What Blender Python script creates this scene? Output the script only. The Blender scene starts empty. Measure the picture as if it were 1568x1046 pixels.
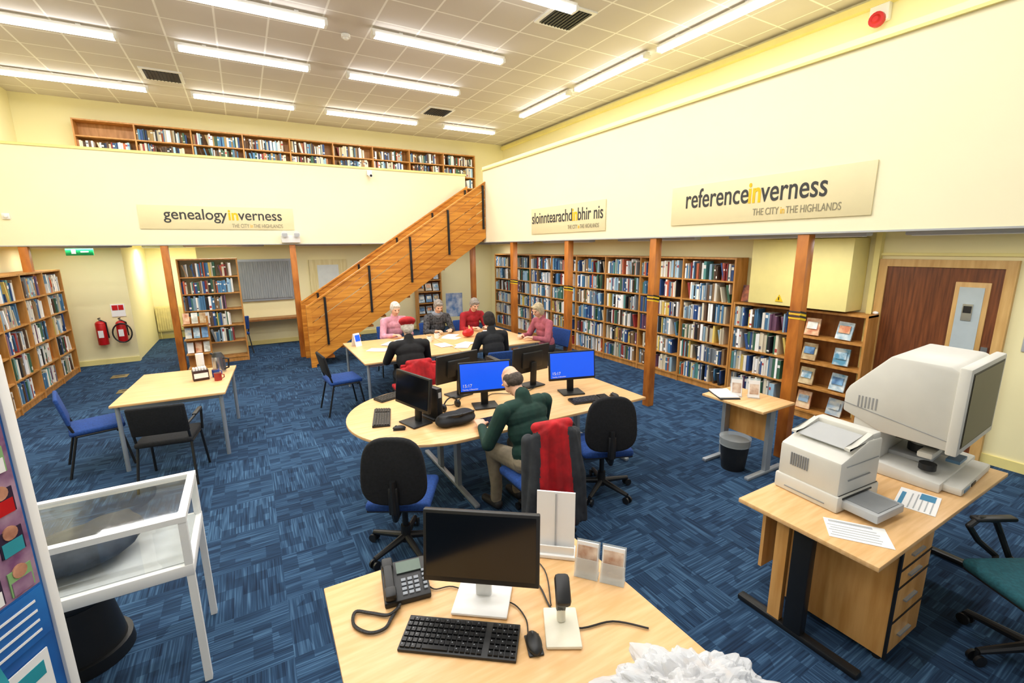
import bpy,bmesh,math,random
import numpy as np
from mathutils import Vector,Matrix,Euler,noise
random.seed(7)
SC=bpy.context.scene; COL=SC.collection
rad=math.radians
def hx(s):
    o=[]
    for i in (0,2,4):
        c=int(s[i:i+2],16)/255
        o.append(c/12.92 if c<=.04045 else ((c+.055)/1.055)**2.4)
    return tuple(o)+(1,)
MATS={}
def mat(name,col='808080',rough=.5,metal=0,emit=0,kind=None,col2=None,st=(1,1,1),scale=8,bump=0,alpha=1,amt=.06,coat=0):
    if name in MATS:return MATS[name]
    m=bpy.data.materials.new(name);m.use_nodes=True;MATS[name]=m
    N=m.node_tree.nodes;L=m.node_tree.links;b=N['Principled BSDF']
    c=hx(col)
    if kind=='glass':
        t=N.new('ShaderNodeBsdfTransparent');t.inputs[0].default_value=c;g=N.new('ShaderNodeBsdfGlossy');g.inputs['Roughness'].default_value=.03
        mx=N.new('ShaderNodeMixShader');mx.inputs[0].default_value=.07
        L.new(t.outputs[0],mx.inputs[1]);L.new(g.outputs[0],mx.inputs[2]);L.new(mx.outputs[0],N['Material Output'].inputs[0]);return m
    b.inputs['Roughness'].default_value=rough;b.inputs['Metallic'].default_value=metal
    b.inputs['Coat Weight'].default_value=coat
    if alpha<1:b.inputs['Alpha'].default_value=alpha
    if kind=='attr':
        a=N.new('ShaderNodeAttribute');a.attribute_name='Col';L.new(a.outputs['Color'],b.inputs['Base Color'])
    else:
        tc=N.new('ShaderNodeTexCoord');mp=N.new('ShaderNodeMapping');mp.inputs['Scale'].default_value=st
        L.new(tc.outputs['Object'],mp.inputs[0])
        n=N.new('ShaderNodeTexNoise');n.inputs['Scale'].default_value=scale;n.inputs['Detail'].default_value=4
        L.new(mp.outputs[0],n.inputs['Vector'])
        r=N.new('ShaderNodeValToRGB');L.new(n.outputs['Fac'],r.inputs[0])
        c2=hx(col2) if col2 else tuple(v*(1-amt*2) for v in c[:3])+(1,)
        r.color_ramp.elements[0].color=c2;r.color_ramp.elements[1].color=c
        r.color_ramp.elements[0].position=.35;r.color_ramp.elements[1].position=.65
        L.new(r.outputs[0],b.inputs['Base Color'])
        if emit:
            b.inputs['Emission Color'].default_value=c;b.inputs['Emission Strength'].default_value=emit
        if bump:
            bp=N.new('ShaderNodeBump');bp.inputs['Strength'].default_value=bump;bp.inputs['Distance'].default_value=.01
            L.new(n.outputs['Fac'],bp.inputs['Height']);L.new(bp.outputs[0],b.inputs['Normal'])
    return m
def wood(name,col,col2,st=(1,14,14),scale=2.2,rough=.45):return mat(name,col,rough,col2=col2,st=st,scale=scale)
# ---- palette
cream=mat('cream_wall','F6EDBC',.85,scale=2,amt=.01)
cream2=mat('cream_parapet','F9F2D0',.8,scale=2,amt=.008)
yel=mat('yellow_paint','F2E496',.5,amt=.02)
white=mat('white_paint','F4F4F2',.4,amt=.01)
pine=wood('orange_pine','C87A2A','9C5616',(1,1,.3),9)
pineX=wood('orange_pine_x','E09838','B86E1E',(.4,3,7),4)
beech=wood('beech_top','EBC08A','DCAE74',(1.2,12,6),3,.35)
beech2=wood('beech_panel','DEAA66','C8904A',(10,10,1),2,.4)
oak=wood('shelf_wood','CC9250','B07832',(6,6,1),3)
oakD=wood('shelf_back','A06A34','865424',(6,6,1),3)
darkwood=wood('door_wood','7E4520','5C2E12',(16,16,1),3)
black=mat('black_plastic','17181A',.45,amt=.1)
blackf=mat('black_fabric','15171C',.9,amt=.2,bump=.3,scale=60)
bluef=mat('blue_fabric','1C468E',.9,amt=.15,scale=60,bump=.3)
tealf=mat('teal_fabric','1E5A66',.9,amt=.15,scale=60,bump=.3)
redf=mat('red_fabric','C0101C',.8,amt=.2,scale=12,bump=.4)
greyf=mat('dark_grey_fabric','34383E',.85,amt=.2,scale=12,bump=.4)
metal=mat('grey_metal','A8B0B8',.4,.5,amt=.03)
dmetal=mat('dark_metal','25272A',.4,.4)
chrome=mat('chrome','C8CCD0',.2,.9)
plast=mat('beige_plastic','D8D7D0',.45,amt=.02)
plast2=mat('grey_plastic','B4B7BA',.45,amt=.02)
screenb=mat('blue_screen','1450D8',.3,emit=.75,amt=.02)
screenk=mat('dark_screen','0B0D10',.12,amt=.05)
screenr=mat('reader_screen','2E2824',.35,amt=.1)
paper=mat('paper','F4F4F4',.7,amt=.01)
red=mat('red_paint','C8141A',.35,amt=.05)
bookm=mat('book_spines',kind='attr',rough=.6)
mglass=mat('clear_glass','FDFEFE',kind='glass')
tubeM=mat('fluorescent_tube','FFFFFF',.5,emit=8,amt=0)
# ---- builder
class B:
    def __init__(s,name,*mats):
        s.bm=bmesh.new();s.name=name;s.mats=list(mats)
    def _f(s,vs,mi,M,bev=0,seg=2):
        bmesh.ops.transform(s.bm,matrix=M,verts=vs)
        fs=set(f for v in vs for f in v.link_faces)
        for f in fs:f.material_index=mi;f.smooth=True
        if bev:
            es=list(set(e for v in vs for e in v.link_edges))
            r=bmesh.ops.bevel(s.bm,geom=es,offset=bev,segments=seg,profile=.5,affect='EDGES',material=-1)
            for f in r['faces']:f.material_index=mi;f.smooth=True
    def box(s,c,d,m=0,r=(0,0,0),bev=0,seg=2):
        vs=bmesh.ops.create_cube(s.bm,size=1)['verts']
        bmesh.ops.scale(s.bm,vec=d,verts=vs)
        s._f(vs,m,Matrix.Translation(c)@Euler([rad(a) for a in r]).to_matrix().to_4x4(),bev,seg);return s
    def bb(s,x0,x1,y0,y1,z0,z1,m=0,bev=0):
        return s.box(((x0+x1)/2,(y0+y1)/2,(z0+z1)/2),(x1-x0,y1-y0,z1-z0),m,bev=bev)
    def cyl(s,p,q,r,m=0,r2=None,n=16,bev=0):
        p=Vector(p);q=Vector(q);d=q-p
        vs=bmesh.ops.create_cone(s.bm,cap_ends=True,segments=n,radius1=r,radius2=r if r2 is None else r2,depth=d.length)['verts']
        s._f(vs,m,Matrix.Translation((p+q)/2)@d.to_track_quat('Z','Y').to_matrix().to_4x4(),bev);return s
    def sph(s,c,d,m=0,r=(0,0,0),u=20,v=12):
        vs=bmesh.ops.create_uvsphere(s.bm,u_segments=u,v_segments=v,radius=1)['verts']
        bmesh.ops.scale(s.bm,vec=d,verts=vs)
        s._f(vs,m,Matrix.Translation(c)@Euler([rad(a) for a in r]).to_matrix().to_4x4());return s
    def tube(s,pts,r,m=0,n=8):
        for i in range(len(pts)-1):
            s.cyl(pts[i],pts[i+1],r,m,n=n)
            if i:s.sph(pts[i],(r,r,r),m,u=n,v=6)
        return s
    def prism(s,pts,ax,a,b,m=0,bev=0,seg=2):
        def P(u,v,w):
            return {'x':(w,u,v),'y':(u,w,v),'z':(u,v,w)}[ax]
        v1=[s.bm.verts.new(P(u,v,a)) for u,v in pts];v2=[s.bm.verts.new(P(u,v,b)) for u,v in pts]
        n=len(pts);fs=[s.bm.faces.new(v1),s.bm.faces.new(v2[::-1])]
        for i in range(n):fs.append(s.bm.faces.new((v1[i],v2[i],v2[(i+1)%n],v1[(i+1)%n])))
        bmesh.ops.recalc_face_normals(s.bm,faces=fs)
        s._f(v1+v2,m,Matrix.Identity(4),bev,seg);return s
    def done(s,loc=(0,0,0),rz=0,parent=None,ang=32):
        me=bpy.data.meshes.new(s.name);s.bm.to_mesh(me);s.bm.free()
        for m in s.mats:me.materials.append(m)
        me.set_sharp_from_angle(angle=rad(ang))
        o=bpy.data.objects.new(s.name,me);COL.objects.link(o);o.location=loc;o.rotation_euler=(0,0,rad(rz))
        if parent:o.parent=parent
        return o
def text(s,size,m,loc,rot,parent,name='lettering',ext=.002,w=None,bold=0):
    cu=bpy.data.curves.new(name,'FONT');cu.body=s;cu.size=size;cu.extrude=ext;cu.offset=bold;cu.materials.append(m)
    o=bpy.data.objects.new(name,cu);COL.objects.link(o);o.location=loc;o.rotation_euler=[rad(a) for a in rot]
    if parent:o.parent=parent
    bpy.context.view_layer.update()
    if w:
        k=w/o.dimensions.x;o.scale=(k,1,1)
    return o
# ---- blobs (continuous remeshed surfaces)
def blob(name,prims,mats,vox=.01,sm=3,loc=(0,0,0),rz=0,parent=None):
    bm=bmesh.new()
    def sp(c,R,S):
        vs=bmesh.ops.create_uvsphere(bm,u_segments=16,v_segments=10,radius=1)['verts']
        M=Matrix.Translation(c)@(R.to_4x4() if R else Matrix.Identity(4))@Matrix.Diagonal((S[0],S[1],S[2],1))
        bmesh.ops.transform(bm,matrix=M,verts=vs)
    for p in prims:
        if p[0]=='c':
            a,b=Vector(p[1]),Vector(p[2]);d=b-a
            sp(a,None,(p[3],)*3);sp(b,None,(p[4],)*3)
            if d.length>1e-4:
                vs=bmesh.ops.create_cone(bm,cap_ends=True,segments=16,radius1=p[3],radius2=p[4],depth=d.length)['verts']
                bmesh.ops.transform(bm,matrix=Matrix.Translation((a+b)/2)@d.to_track_quat('Z','Y').to_matrix().to_4x4(),verts=vs)
        else: sp(Vector(p[1]),p[3],p[2])
    me=bpy.data.meshes.new('tmp');bm.to_mesh(me);bm.free()
    t=bpy.data.objects.new('tmp',me);COL.objects.link(t)
    r=t.modifiers.new('r','REMESH');r.mode='VOXEL';r.voxel_size=vox
    if sm:
        q=t.modifiers.new('s','SMOOTH');q.factor=.5;q.iterations=sm
    dg=bpy.context.evaluated_depsgraph_get();me2=bpy.data.meshes.new_from_object(t.evaluated_get(dg))
    bpy.data.objects.remove(t)
    n=len(me2.polygons);C=np.zeros(n*3);me2.polygons.foreach_get('center',C);C=C.reshape(-1,3)
    best=np.full(n,9.);lab=np.zeros(n,int)
    for p in prims:
        if p[0]=='c':
            a=np.array(p[1],float);b=np.array(p[2],float);d=b-a;L=max(d@d,1e-9)
            tt=np.clip((C-a)@d/L,0,1);D=np.linalg.norm(C-a-tt[:,None]*d,axis=1)-(p[3]+(p[4]-p[3])*tt);lb=p[5]
        else:
            X=C-np.array(p[1],float)
            if p[3]:X=X@np.array(p[3])
            S=np.array(p[2]);k=np.linalg.norm(X/S,axis=1);g=np.linalg.norm(X/S**2,axis=1)+1e-9;D=k*(k-1)/g;lb=p[4]
        u=D<best;best[u]=D[u];lab[u]=lb
    me2.materials.clear()
    for m in mats:me2.materials.append(m)
    me2.polygons.foreach_set('material_index',lab.astype(np.int32));me2.polygons.foreach_set('use_smooth',np.ones(n,bool))
    me2.name=name
    o=bpy.data.objects.new(name,me2);COL.objects.link(o);o.location=loc;o.rotation_euler=(0,0,rad(rz))
    if parent:o.parent=parent
    return o
skin=mat('skin','E2B296',.55,amt=.04);eyeM=mat('eye_dark','241C18',.2);lip=mat('lips','B06A5E',.5)
shoe=mat('shoe_dark','1B1A1C',.6)
def person(name,loc,rz,top,pants,hair,lean=12,nod=12,hyaw=0,hl=(-.14,.42,.78),hr=(.14,.42,.78),sc=1,hairlen=0,hat=None,bald=False,vox=.009,wide=1,scarf=None,feet=.42):
    SK,TP,PT,HR,EY,LP,SH,HT,SF=range(9)
    V=Vector;pr=[]
    def c(a,b,r1,r2,l):pr.append(('c',tuple(a),tuple(b),r1,r2,l))
    def e(cn,S,l,R=None):pr.append(('e',tuple(cn),S,R,l))
    Lr=rad(lean);d=V((0,math.sin(Lr),math.cos(Lr)));f=V((0,math.cos(Lr),-math.sin(Lr)));RT=Matrix.Rotation(-Lr,3,'X')
    P=V((0,0,.57));Nk=P+d*.50
    e(P,(.17*wide,.13,.12),PT);e(P+d*.08,(.165*wide,.13,.13),TP,RT);e(P+d*.24,(.17*wide,.12,.17),TP,RT)
    e(P+d*.36,(.18*wide,.11,.12),TP,RT)
    c(P+d*.44+V((-.13*wide,0,0)),P+d*.44+V((.13*wide,0,0)),.065,.065,TP)
    c(P+d*.45,Nk+d*.025,.078,.062,TP if not scarf else SF)
    if scarf:
        for k in range(8):
            a0=k*math.pi/4;a1=a0+math.pi/4
            c(Nk+V((.07*math.cos(a0),0,0))+f*.07*math.sin(a0),Nk+V((.07*math.cos(a1),0,0))+f*.07*math.sin(a1),.03,.03,SF)
    T=Lr+rad(nod);hd=V((0,math.sin(T),math.cos(T)))
    RH=Matrix.Rotation(-T,3,'X')@Matrix.Rotation(rad(hyaw),3,'Z')
    Hc=Nk+hd*.165+V((0,.01,0))
    c(Nk-d*.02,Hc-hd*.05,.052,.05,SK)
    def H(x,y,z):return Hc+RH@V((x,y,z))
    e(H(0,-.008,.025),(.074,.092,.088),SK if bald else HR,RH)
    e(H(0,.022,-.015),(.064,.072,.092),SK,RH);e(H(0,.045,-.075),(.038,.038,.034),SK,RH)
    c(H(0,.088,.012),H(0,.108,-.022),.010,.015,SK)
    e(H(0,.085,-.052),(.022,.010,.006),LP,RH);c(H(-.045,.076,.03),H(.045,.076,.03),.012,.012,SK)
    for s in(-1,1):
        e(H(s*.026,.084,.008),(.011,.009,.007),EY,RH)
        e(H(s*.076,-.002,-.008),(.011,.019,.031),SK,RH)
        e(H(s*.034,.066,-.03),(.022,.018,.022),SK,RH)
    if bald:
        e(H(0,-.045,-.01),(.077,.062,.066),HR,RH)
        for s in(-1,1):e(H(s*.058,-.02,.008),(.022,.055,.052),HR,RH)
        e(H(0,.01,.085),(.05,.06,.03),SK,RH);e(H(0,-.025,.07),(.062,.066,.053),SK,RH)
    else:
        e(H(0,-.02,.035),(.084,.092,.088),HR,RH);e(H(0,-.045,-.015),(.078,.062,.08+hairlen*.5),HR,RH)
        for s in(-1,1):e(H(s*.066,-.012,.01-hairlen*.3),(.022,.05,.06+hairlen*.5),HR,RH)
        c(H(-.04,.062,.072),H(.045,.055,.078),.024,.022,HR)
    if hat:
        e(H(0,-.03,.075),(.112,.12,.06),HT,RH);e(H(0,-.02,.045),(.092,.102,.05),HT,RH);c(H(0,-.02,.125),H(0,-.02,.145),.008,.006,HT)
    for s,hd_t in((-1,hl),(1,hr)):
        c(P+V((s*.09,.02,-.02)),(s*.12,.42,.53),.095,.068,PT)
        kn=V((s*.12,.42,.53));an=V((s*.12,feet,.10))
        c(kn,an+V((0,-.01,.12)),.066,.052,PT);c(an+V((0,-.01,.12)),an,.052,.05,PT)
        c(an+V((0,-.03,-.055)),an+V((s*.015,.15,-.065)),.042,.034,SH)
        S=P+d*.43+V((s*.185*wide,0,0));Hn=V(hd_t)
        u,w=.285,.25;D=Hn-S;L=min(D.length,u+w-.01);Dn=D.normalized()
        Hn=S+Dn*L
        x=(u*u-w*w+L*L)/(2*L);hh=math.sqrt(max(u*u-x*x,0))
        pole=V((s*.6,-.35,-1));pole=(pole-Dn*pole.dot(Dn)).normalized();E=S+Dn*x+pole*hh
        c(S,E,.066,.054,TP);c(E,Hn-(Hn-E)*.08,.054,.038,TP);fd=(Hn-E).normalized()
        c(Hn-fd*.03,Hn+fd*.02,.028,.026,SK)
        side=fd.cross(V((0,0,1)));side=(side if side.length>.1 else V((1,0,0))).normalized();dn=side.cross(fd).normalized()
        if dn.z>0:dn=-dn
        for k,(o,ln) in enumerate(((-.033,.062),(-.012,.074),(.010,.07),(.031,.056))):
            kn_=Hn+fd*.085+side*o;c(Hn+fd*.01+side*o*.6,kn_,.016,.013,SK)
            m1=kn_+fd*ln*.5+dn*.012;c(kn_,m1,.0105,.0095,SK);c(m1,m1+fd*ln*.35+dn*.028,.0095,.008,SK)
        sg=(1 if (side.x*s)<0 else -1)
        tb=Hn+fd*.03+side*.028*sg;td=(fd+side*sg*.8+dn*.3).normalized()
        c(tb,tb+td*.04,.015,.011,SK);c(tb+td*.04,tb+td*.07+dn*.005,.011,.009,SK)
    M=[skin,top,pants,hair,eyeM,lip,shoe,hat or hair,scarf or top]
    o=blob(name,pr,M,vox,2,loc,rz);o.scale=(sc,)*3;return o
# ================= ROOM =================
def room():
    m=bpy.data.materials.new('carpet_tiles');m.use_nodes=True;N=m.node_tree.nodes;L=m.node_tree.links;b=N['Principled BSDF'];b.inputs['Roughness'].default_value=.95
    b.inputs['Specular IOR Level'].default_value=.15
    g=N.new('ShaderNodeNewGeometry');sx=N.new('ShaderNodeSeparateXYZ');L.new(g.outputs['Position'],sx.inputs[0])
    def ma(op,a,b_=None):
        n=N.new('ShaderNodeMath');n.operation=op
        for i,v in enumerate((a,b_)):
            if v is None:continue
            if isinstance(v,(int,float)):n.inputs[i].default_value=v
            else:L.new(v,n.inputs[i])
        return n.outputs[0]
    X,Y=sx.outputs[0],sx.outputs[1]
    ix=ma('FLOOR',ma('MULTIPLY',X,2));iy=ma('FLOOR',ma('MULTIPLY',Y,2))
    ch=ma('FLOORED_MODULO',ma('ADD',ix,iy),2)
    def comb(a,b_,c=0):
        n=N.new('ShaderNodeCombineXYZ')
        for i,v in enumerate((a,b_,c)):
            if isinstance(v,(int,float)):n.inputs[i].default_value=v
            else:L.new(v,n.inputs[i])
        return n.outputs[0]
    def mixv(a,b_):
        n=N.new('ShaderNodeMix');n.data_type='VECTOR';L.new(ch,n.inputs[0]);L.new(a,n.inputs[4]);L.new(b_,n.inputs[5]);return n.outputs[1]
    fine=mixv(comb(ma('MULTIPLY',X,3),ma('MULTIPLY',Y,90)),comb(ma('MULTIPLY',X,90),ma('MULTIPLY',Y,3)))
    n1=N.new('ShaderNodeTexNoise');n1.inputs['Scale'].default_value=1;n1.inputs['Detail'].default_value=1;L.new(fine,n1.inputs['Vector'])
    fl=lambda v,k:ma('FLOOR',ma('MULTIPLY',v,k))
    cell=mixv(comb(fl(X,10),fl(Y,20),ch),comb(fl(X,20),fl(Y,10),ch))
    wn=N.new('ShaderNodeTexWhiteNoise');L.new(cell,wn.inputs['Vector'])
    big=N.new('ShaderNodeTexNoise');big.inputs['Scale'].default_value=1.1;L.new(g.outputs['Position'],big.inputs['Vector'])
    tw=N.new('ShaderNodeTexWhiteNoise');L.new(comb(ix,iy),tw.inputs['Vector'])
    v=ma('ADD',ma('MULTIPLY',n1.outputs['Fac'],.72),ma('MULTIPLY',ma('GREATER_THAN',ma('ADD',wn.outputs['Value'],ma('MULTIPLY',big.outputs['Fac'],1.3)),1.25),-.13))
    v=ma('ADD',v,ma('ADD',ma('MULTIPLY',tw.outputs['Value'],.08),.03))
    r=N.new('ShaderNodeValToRGB');L.new(v,r.inputs[0]);e=r.color_ramp.elements
    e[0].position=.12;e[0].color=hx('172338');e[1].position=.72;e[1].color=hx('54789A')
    q=e.new(.42);q.color=hx('2A4360')
    L.new(r.outputs[0],b.inputs['Base Color'])
    f=B('floor',m);f.bb(-3.6,7.1,-2,15,-.1,0);f.done()
    m=bpy.data.materials.new('ceiling_tiles');m.use_nodes=True;N=m.node_tree.nodes;L=m.node_tree.links;b=N['Principled BSDF'];b.inputs['Roughness'].default_value=.9
    g=N.new('ShaderNodeNewGeometry');sx=N.new('ShaderNodeSeparateXYZ');L.new(g.outputs['Position'],sx.inputs[0])
    def line(o):
        a=N.new('ShaderNodeMath');a.operation='FLOORED_MODULO';L.new(o,a.inputs[0]);a.inputs[1].default_value=.6
        c=N.new('ShaderNodeMath');c.operation='LESS_THAN';L.new(a.outputs[0],c.inputs[0]);c.inputs[1].default_value=.024;return c.outputs[0]
    mx=N.new('ShaderNodeMath');mx.operation='MAXIMUM';L.new(line(sx.outputs[0]),mx.inputs[0]);L.new(line(sx.outputs[1]),mx.inputs[1])
    ns=N.new('ShaderNodeTexNoise');ns.inputs['Scale'].default_value=1.2;L.new(g.outputs['Position'],ns.inputs[0])
    rr=N.new('ShaderNodeValToRGB');rr.color_ramp.elements[0].color=hx('C8C0B8');rr.color_ramp.elements[1].color=hx('D6CFC8');L.new(ns.outputs['Fac'],rr.inputs[0])
    mi=N.new('ShaderNodeMix');mi.data_type='RGBA';L.new(mx.outputs[0],mi.inputs[0]);L.new(rr.outputs[0],mi.inputs[6]);mi.inputs[7].default_value=hx('F2EFEA');L.new(mi.outputs[2],b.inputs['Base Color'])
    f=B('ceiling',m);f.bb(-3.6,7.1,-2,12.6,5.12,5.2);f.done()
    W=lambda n,*a,m=cream:B(n,m).bb(*a).done()
    W('wall_left',-3.5,-3.4,-2,15,0,5.15)
    W('wall_right_lower',6.42,6.52,-2,12.43,0,2.369)
    W('wall_right_upper',6.89,6.99,-2,12.5,2.6,5.15)
    W('wall_back_upper',-3.4,6.89,12.45,12.55,2.6,5.15)
    W('wall_back_lower',-.9,6.5,12.43,12.55,0,2.369)
    W('wall_back_left',-3.4,-2.1,11.95,12.1,0,2.369)
    W('wall_recess_side',-2.3,-2.12,12.1,14.67,0,2.369)
    W('wall_recess_right',-.9,-.8,12.55,14.67,0,2.369)
    W('wall_recess_back',-2.3,-.8,14.67,14.8,0,2.369)
    W('mezzanine_deck',4.805,6.88,-2,12.44,2.37,2.6,m=cream)
    W('mezzanine_deck_back',-3.4,4.80,10.475,14.8,2.37,2.6,m=cream)
    f=B('parapet_right',cream2,yel,plast2);f.bb(4.73,4.80,-2,9.46,2.35,3.86);f.bb(4.70,4.84,-2,9.47,3.86,3.885,1);f.bb(4.715,4.82,-2,9.465,3.885,3.94,0);f.bb(4.722,4.86,-2,9.455,2.335,2.35,2);f.done()
    f=B('parapet_back',cream2,yel,plast2);f.bb(-3.4,4.73,10.4,10.47,2.35,3.88);f.bb(-3.4,4.75,10.38,10.49,3.88,3.92,1);f.bb(-3.4,4.7,10.395,10.5,2.335,2.35,2);f.done()
    for n,a in (('baseboard_right',(6.40,6.42,-2,12.4,0,.1)),('baseboard_back',(-.9,6.4,12.41,12.43,0,.1)),('baseboard_left',(-3.4,-2.1,11.93,11.95,0,.1)),('baseboard_recess',(-2.12,-.9,14.65,14.67,0,.1))):W(n,*a,m=yel)
    W('trim_1',6.80,6.89,-2,12.4,4.98,5.06,m=yel)
room()
cam=bpy.data.cameras.new('camera');cam.lens=702.8/1568*36;cam.sensor_width=36;cam.clip_start=.05
co=bpy.data.objects.new('camera',cam);COL.objects.link(co);SC.camera=co
F=Vector((.4866,.8497,-.2030)).normalized();U=Vector((.1108,.1705,.9791));Rv=F.cross(U).normalized();U=Rv.cross(F)
co.matrix_world=Matrix(((Rv.x,U.x,-F.x,0),(Rv.y,U.y,-F.y,0),(Rv.z,U.z,-F.z,2.25),(0,0,0,1)))
# lights
def alight(par,loc,sx,sy,p,rz=0,col=(1,.985,.97)):
    l=bpy.data.lights.new('tube_and_fill_lamp','AREA');l.shape='RECTANGLE';l.size=sx;l.size_y=sy;l.energy=p;l.color=col
    o=bpy.data.objects.new('tube_and_fill_lamp',l);COL.objects.link(o);o.location=loc;o.rotation_euler=(0,0,rad(rz));o.parent=par
LK=.52
def fitting(cx,cy,L,rz,p=60):
    f=B('ceiling_light',white,tubeM)
    f.box((0,0,.075),(L,.09,.05),0,bev=.008)
    for s in(-1,1):
        f.cyl((-L/2+.04,s*.035,.025),(L/2-.04,s*.035,.025),.024,1,n=12);f.box((s*(L/2-.02),0,.035),(.04,.13,.06),0,bev=.006)
    f.box((-L*.3,0,.11),(.05,.03,.03),0);f.box((L*.3,0,.11),(.05,.03,.03),0)
    o=f.done((cx,cy,4.99),rz);alight(o,(0,0,-.005),L*.9,.1,p*LK)
for y in (6.8,8.5,10.87):
    fitting(-2.1,y,1.95,0);fitting(.37,y,1.75,0);fitting(2.8,y,2.0,0)
for y in (5.0,3.2,1.4):  # extra rows out of view, added for their light
    fitting(-2.1,y,1.95,0);fitting(.37,y,1.75,0);fitting(2.8,y,2.0,0)
fitting(5.1,10.87,1.4,0,40)
for y in (.9,2.7,4.5,6.45,8.4):fitting(5.6,y,1.75,90,38)
def batten(x,y,L,rz,p):
    f=B('soffit_light',plast2,white);f.box((0,0,.0),(L,.13,.05),0,bev=.012);f.box((0,0,-.027),(L*.94,.09,.01),1)
    o=f.done((x,y,2.335),rz);alight(o,(0,0,-.04),L*.9,.08,p)  # fittings here are unlit; area light added to brighten under the deck
for y in (1.2,3.0,5.0,7.2,9.2):batten(5.35,y,1.5,90,19)
for x in (-2.5,-.3,1.7,3.6):batten(x,11.2,1.4,0,16)
batten(-1.5,13.6,1.0,0,28)
batten(5.5,11.3,1.2,0,12)
w=bpy.data.worlds.new('world');SC.world=w;w.use_nodes=True;w.node_tree.nodes['Background'].inputs[0].default_value=(1,1,1,1);w.node_tree.nodes['Background'].inputs[1].default_value=.55
SC.view_settings.view_transform='Standard';SC.view_settings.look='None';SC.view_settings.exposure=0
def vent(x,y,s=.58):
    f=B('ceiling_vent',white,black);f.box((0,0,0),(s,s,.02),0)
    f.box((0,0,-.008),(s-.1,s-.1,.015),1)
    for i in range(9):f.box((-s/2+.09+i*(s-.18)/8,0,-.018),(.012,s-.1,.012),1)
    f.done((x,y,5.11))
vent(3.91,5.36);vent(-.84,10.2);vent(3.98,10.07)
f=B('smoke_detector',white);f.cyl((0,0,0),(0,0,-.04),.06,0);f.cyl((0,0,-.04),(0,0,-.06),.04,0,.03);f.done((1.55,7.2,5.115))
def post(x,y,tape=True):
    f=B('timber_post',pine,black,mat('hazard_yellow','E8C21A'));f.bb(-.055,.055,-.055,.055,0,2.33,0,bev=.005)
    if tape:
        for k in range(4):f.box((0,0,1.50+k*.022),(.114,.114,.021),1+(k+1)%2,r=(0,12,0))
    f.done((x,y,0))
for x,y,t in ((4.79,4.47,1),(4.79,6.39,1),(4.79,8.25,1),(4.79,2.55,1),(.88,10.46,0),(-1.22,10.46,0),(-3.05,10.46,0),(4.9,10.46,0)):post(x,y,t)
# ================= STAIRS =================
f=B('staircase',pineX,dmetal,pine)
x0,x1,sl=.93,4.72,.645
for yy in(9.36,10.28):
    for a,b_ in((0,.13),(.145,.325),(.345,.525),(.545,.715),(.735,.905),(.92,1.17)):
        th=.035 if b_<1 else .06
        z0=1.16;z1=1.16+sl*(x1-x0)
        f.prism([(x0,z0-a),(x1,z1-a),(x1,z1-b_),(x0,max(.0,z0-b_))],'y',yy,yy+th,0)
    f.prism([(x0,1.19),(x1,1.19+sl*(x1-x0)),(x1,1.16+sl*(x1-x0)),(x0,1.16)],'y',yy-.02,yy+.06,0)
    for bx in(1.25,2.12,2.98,3.83,4.66):
        zt=1.16+sl*(bx-x0);yb=yy-.02 if yy<10 else yy-.01
        f.box((bx,yb,zt-.48),(.04,.03,.92),1);
    f.bb(x0-.02,x0+.07,yy-.01,yy+.07,0,1.2,0)
for i in range(14):
    xx=1.05+i*.265;zz=.18*(i+1)
    f.bb(xx,xx+.3,9.41,10.27,zz-.04,min(zz,2.59),2)
f.bb(4.70,4.72,9.47,10.38,2.36,2.6,2)
f.done()
# ================= SIGNS =================
signm=mat('sign_panel','ECDFB2',.5,amt=.01);tdark=mat('sign_grey','38393A',.6);tyel=mat('sign_yellow','FFC60C',.5);tgrey=mat('sign_lightgrey','948C72',.6)
def sign(loc,rz,W,H,parts,size,x,z,sub,sx,sz,ssize,tw,sw):
    f=B('wall_sign',signm);f.box((0,0,0),(W,.012,H),0,bev=.002);o=f.done(loc,rz)
    objs=[];cur=0
    for s,m in parts:
        t=text(s,size,m,(0,-.008,z),(90,0,0),o,bold=.007 if m is tyel else .002);objs.append((t,cur));cur+=t.dimensions.x+size*.03
    k=tw/cur
    for t,c in objs:t.location.x=x+c*k;t.scale=(k,1,1)
    cur=0;objs=[]
    for s,m in sub:
        t=text(s,ssize,m,(0,-.008,sz),(90,0,0),o);objs.append((t,cur));cur+=t.dimensions.x+ssize*.25
    k=sw/cur
    for t,c in objs:t.location.x=sx+c*k;t.scale=(k,1,1)
SUB=[('THE CITY',tgrey),('in',tyel),('THE HIGHLANDS',tgrey)]
sign((-.28,10.39,2.825),0,2.45,.41,[('genealogy',tdark),('in',tyel),('verness',tdark)],.27,-.87,-.03,SUB,.16,-.17,.1,1.9,.88)
sign((4.72,6.43,2.69),-90,2.05,.45,[('sloinntearachd',tdark),('in',tyel),('bhir nis',tdark)],.28,-1.0,-.04,SUB,.1,-.17,.09,1.97,.8)
sign((4.72,3.085,2.705),-90,2.17,.45,[('reference',tdark),('in',tyel),('verness',tdark)],.30,-.88,-.03,SUB,0,-.165,.1,1.6,.86)
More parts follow.
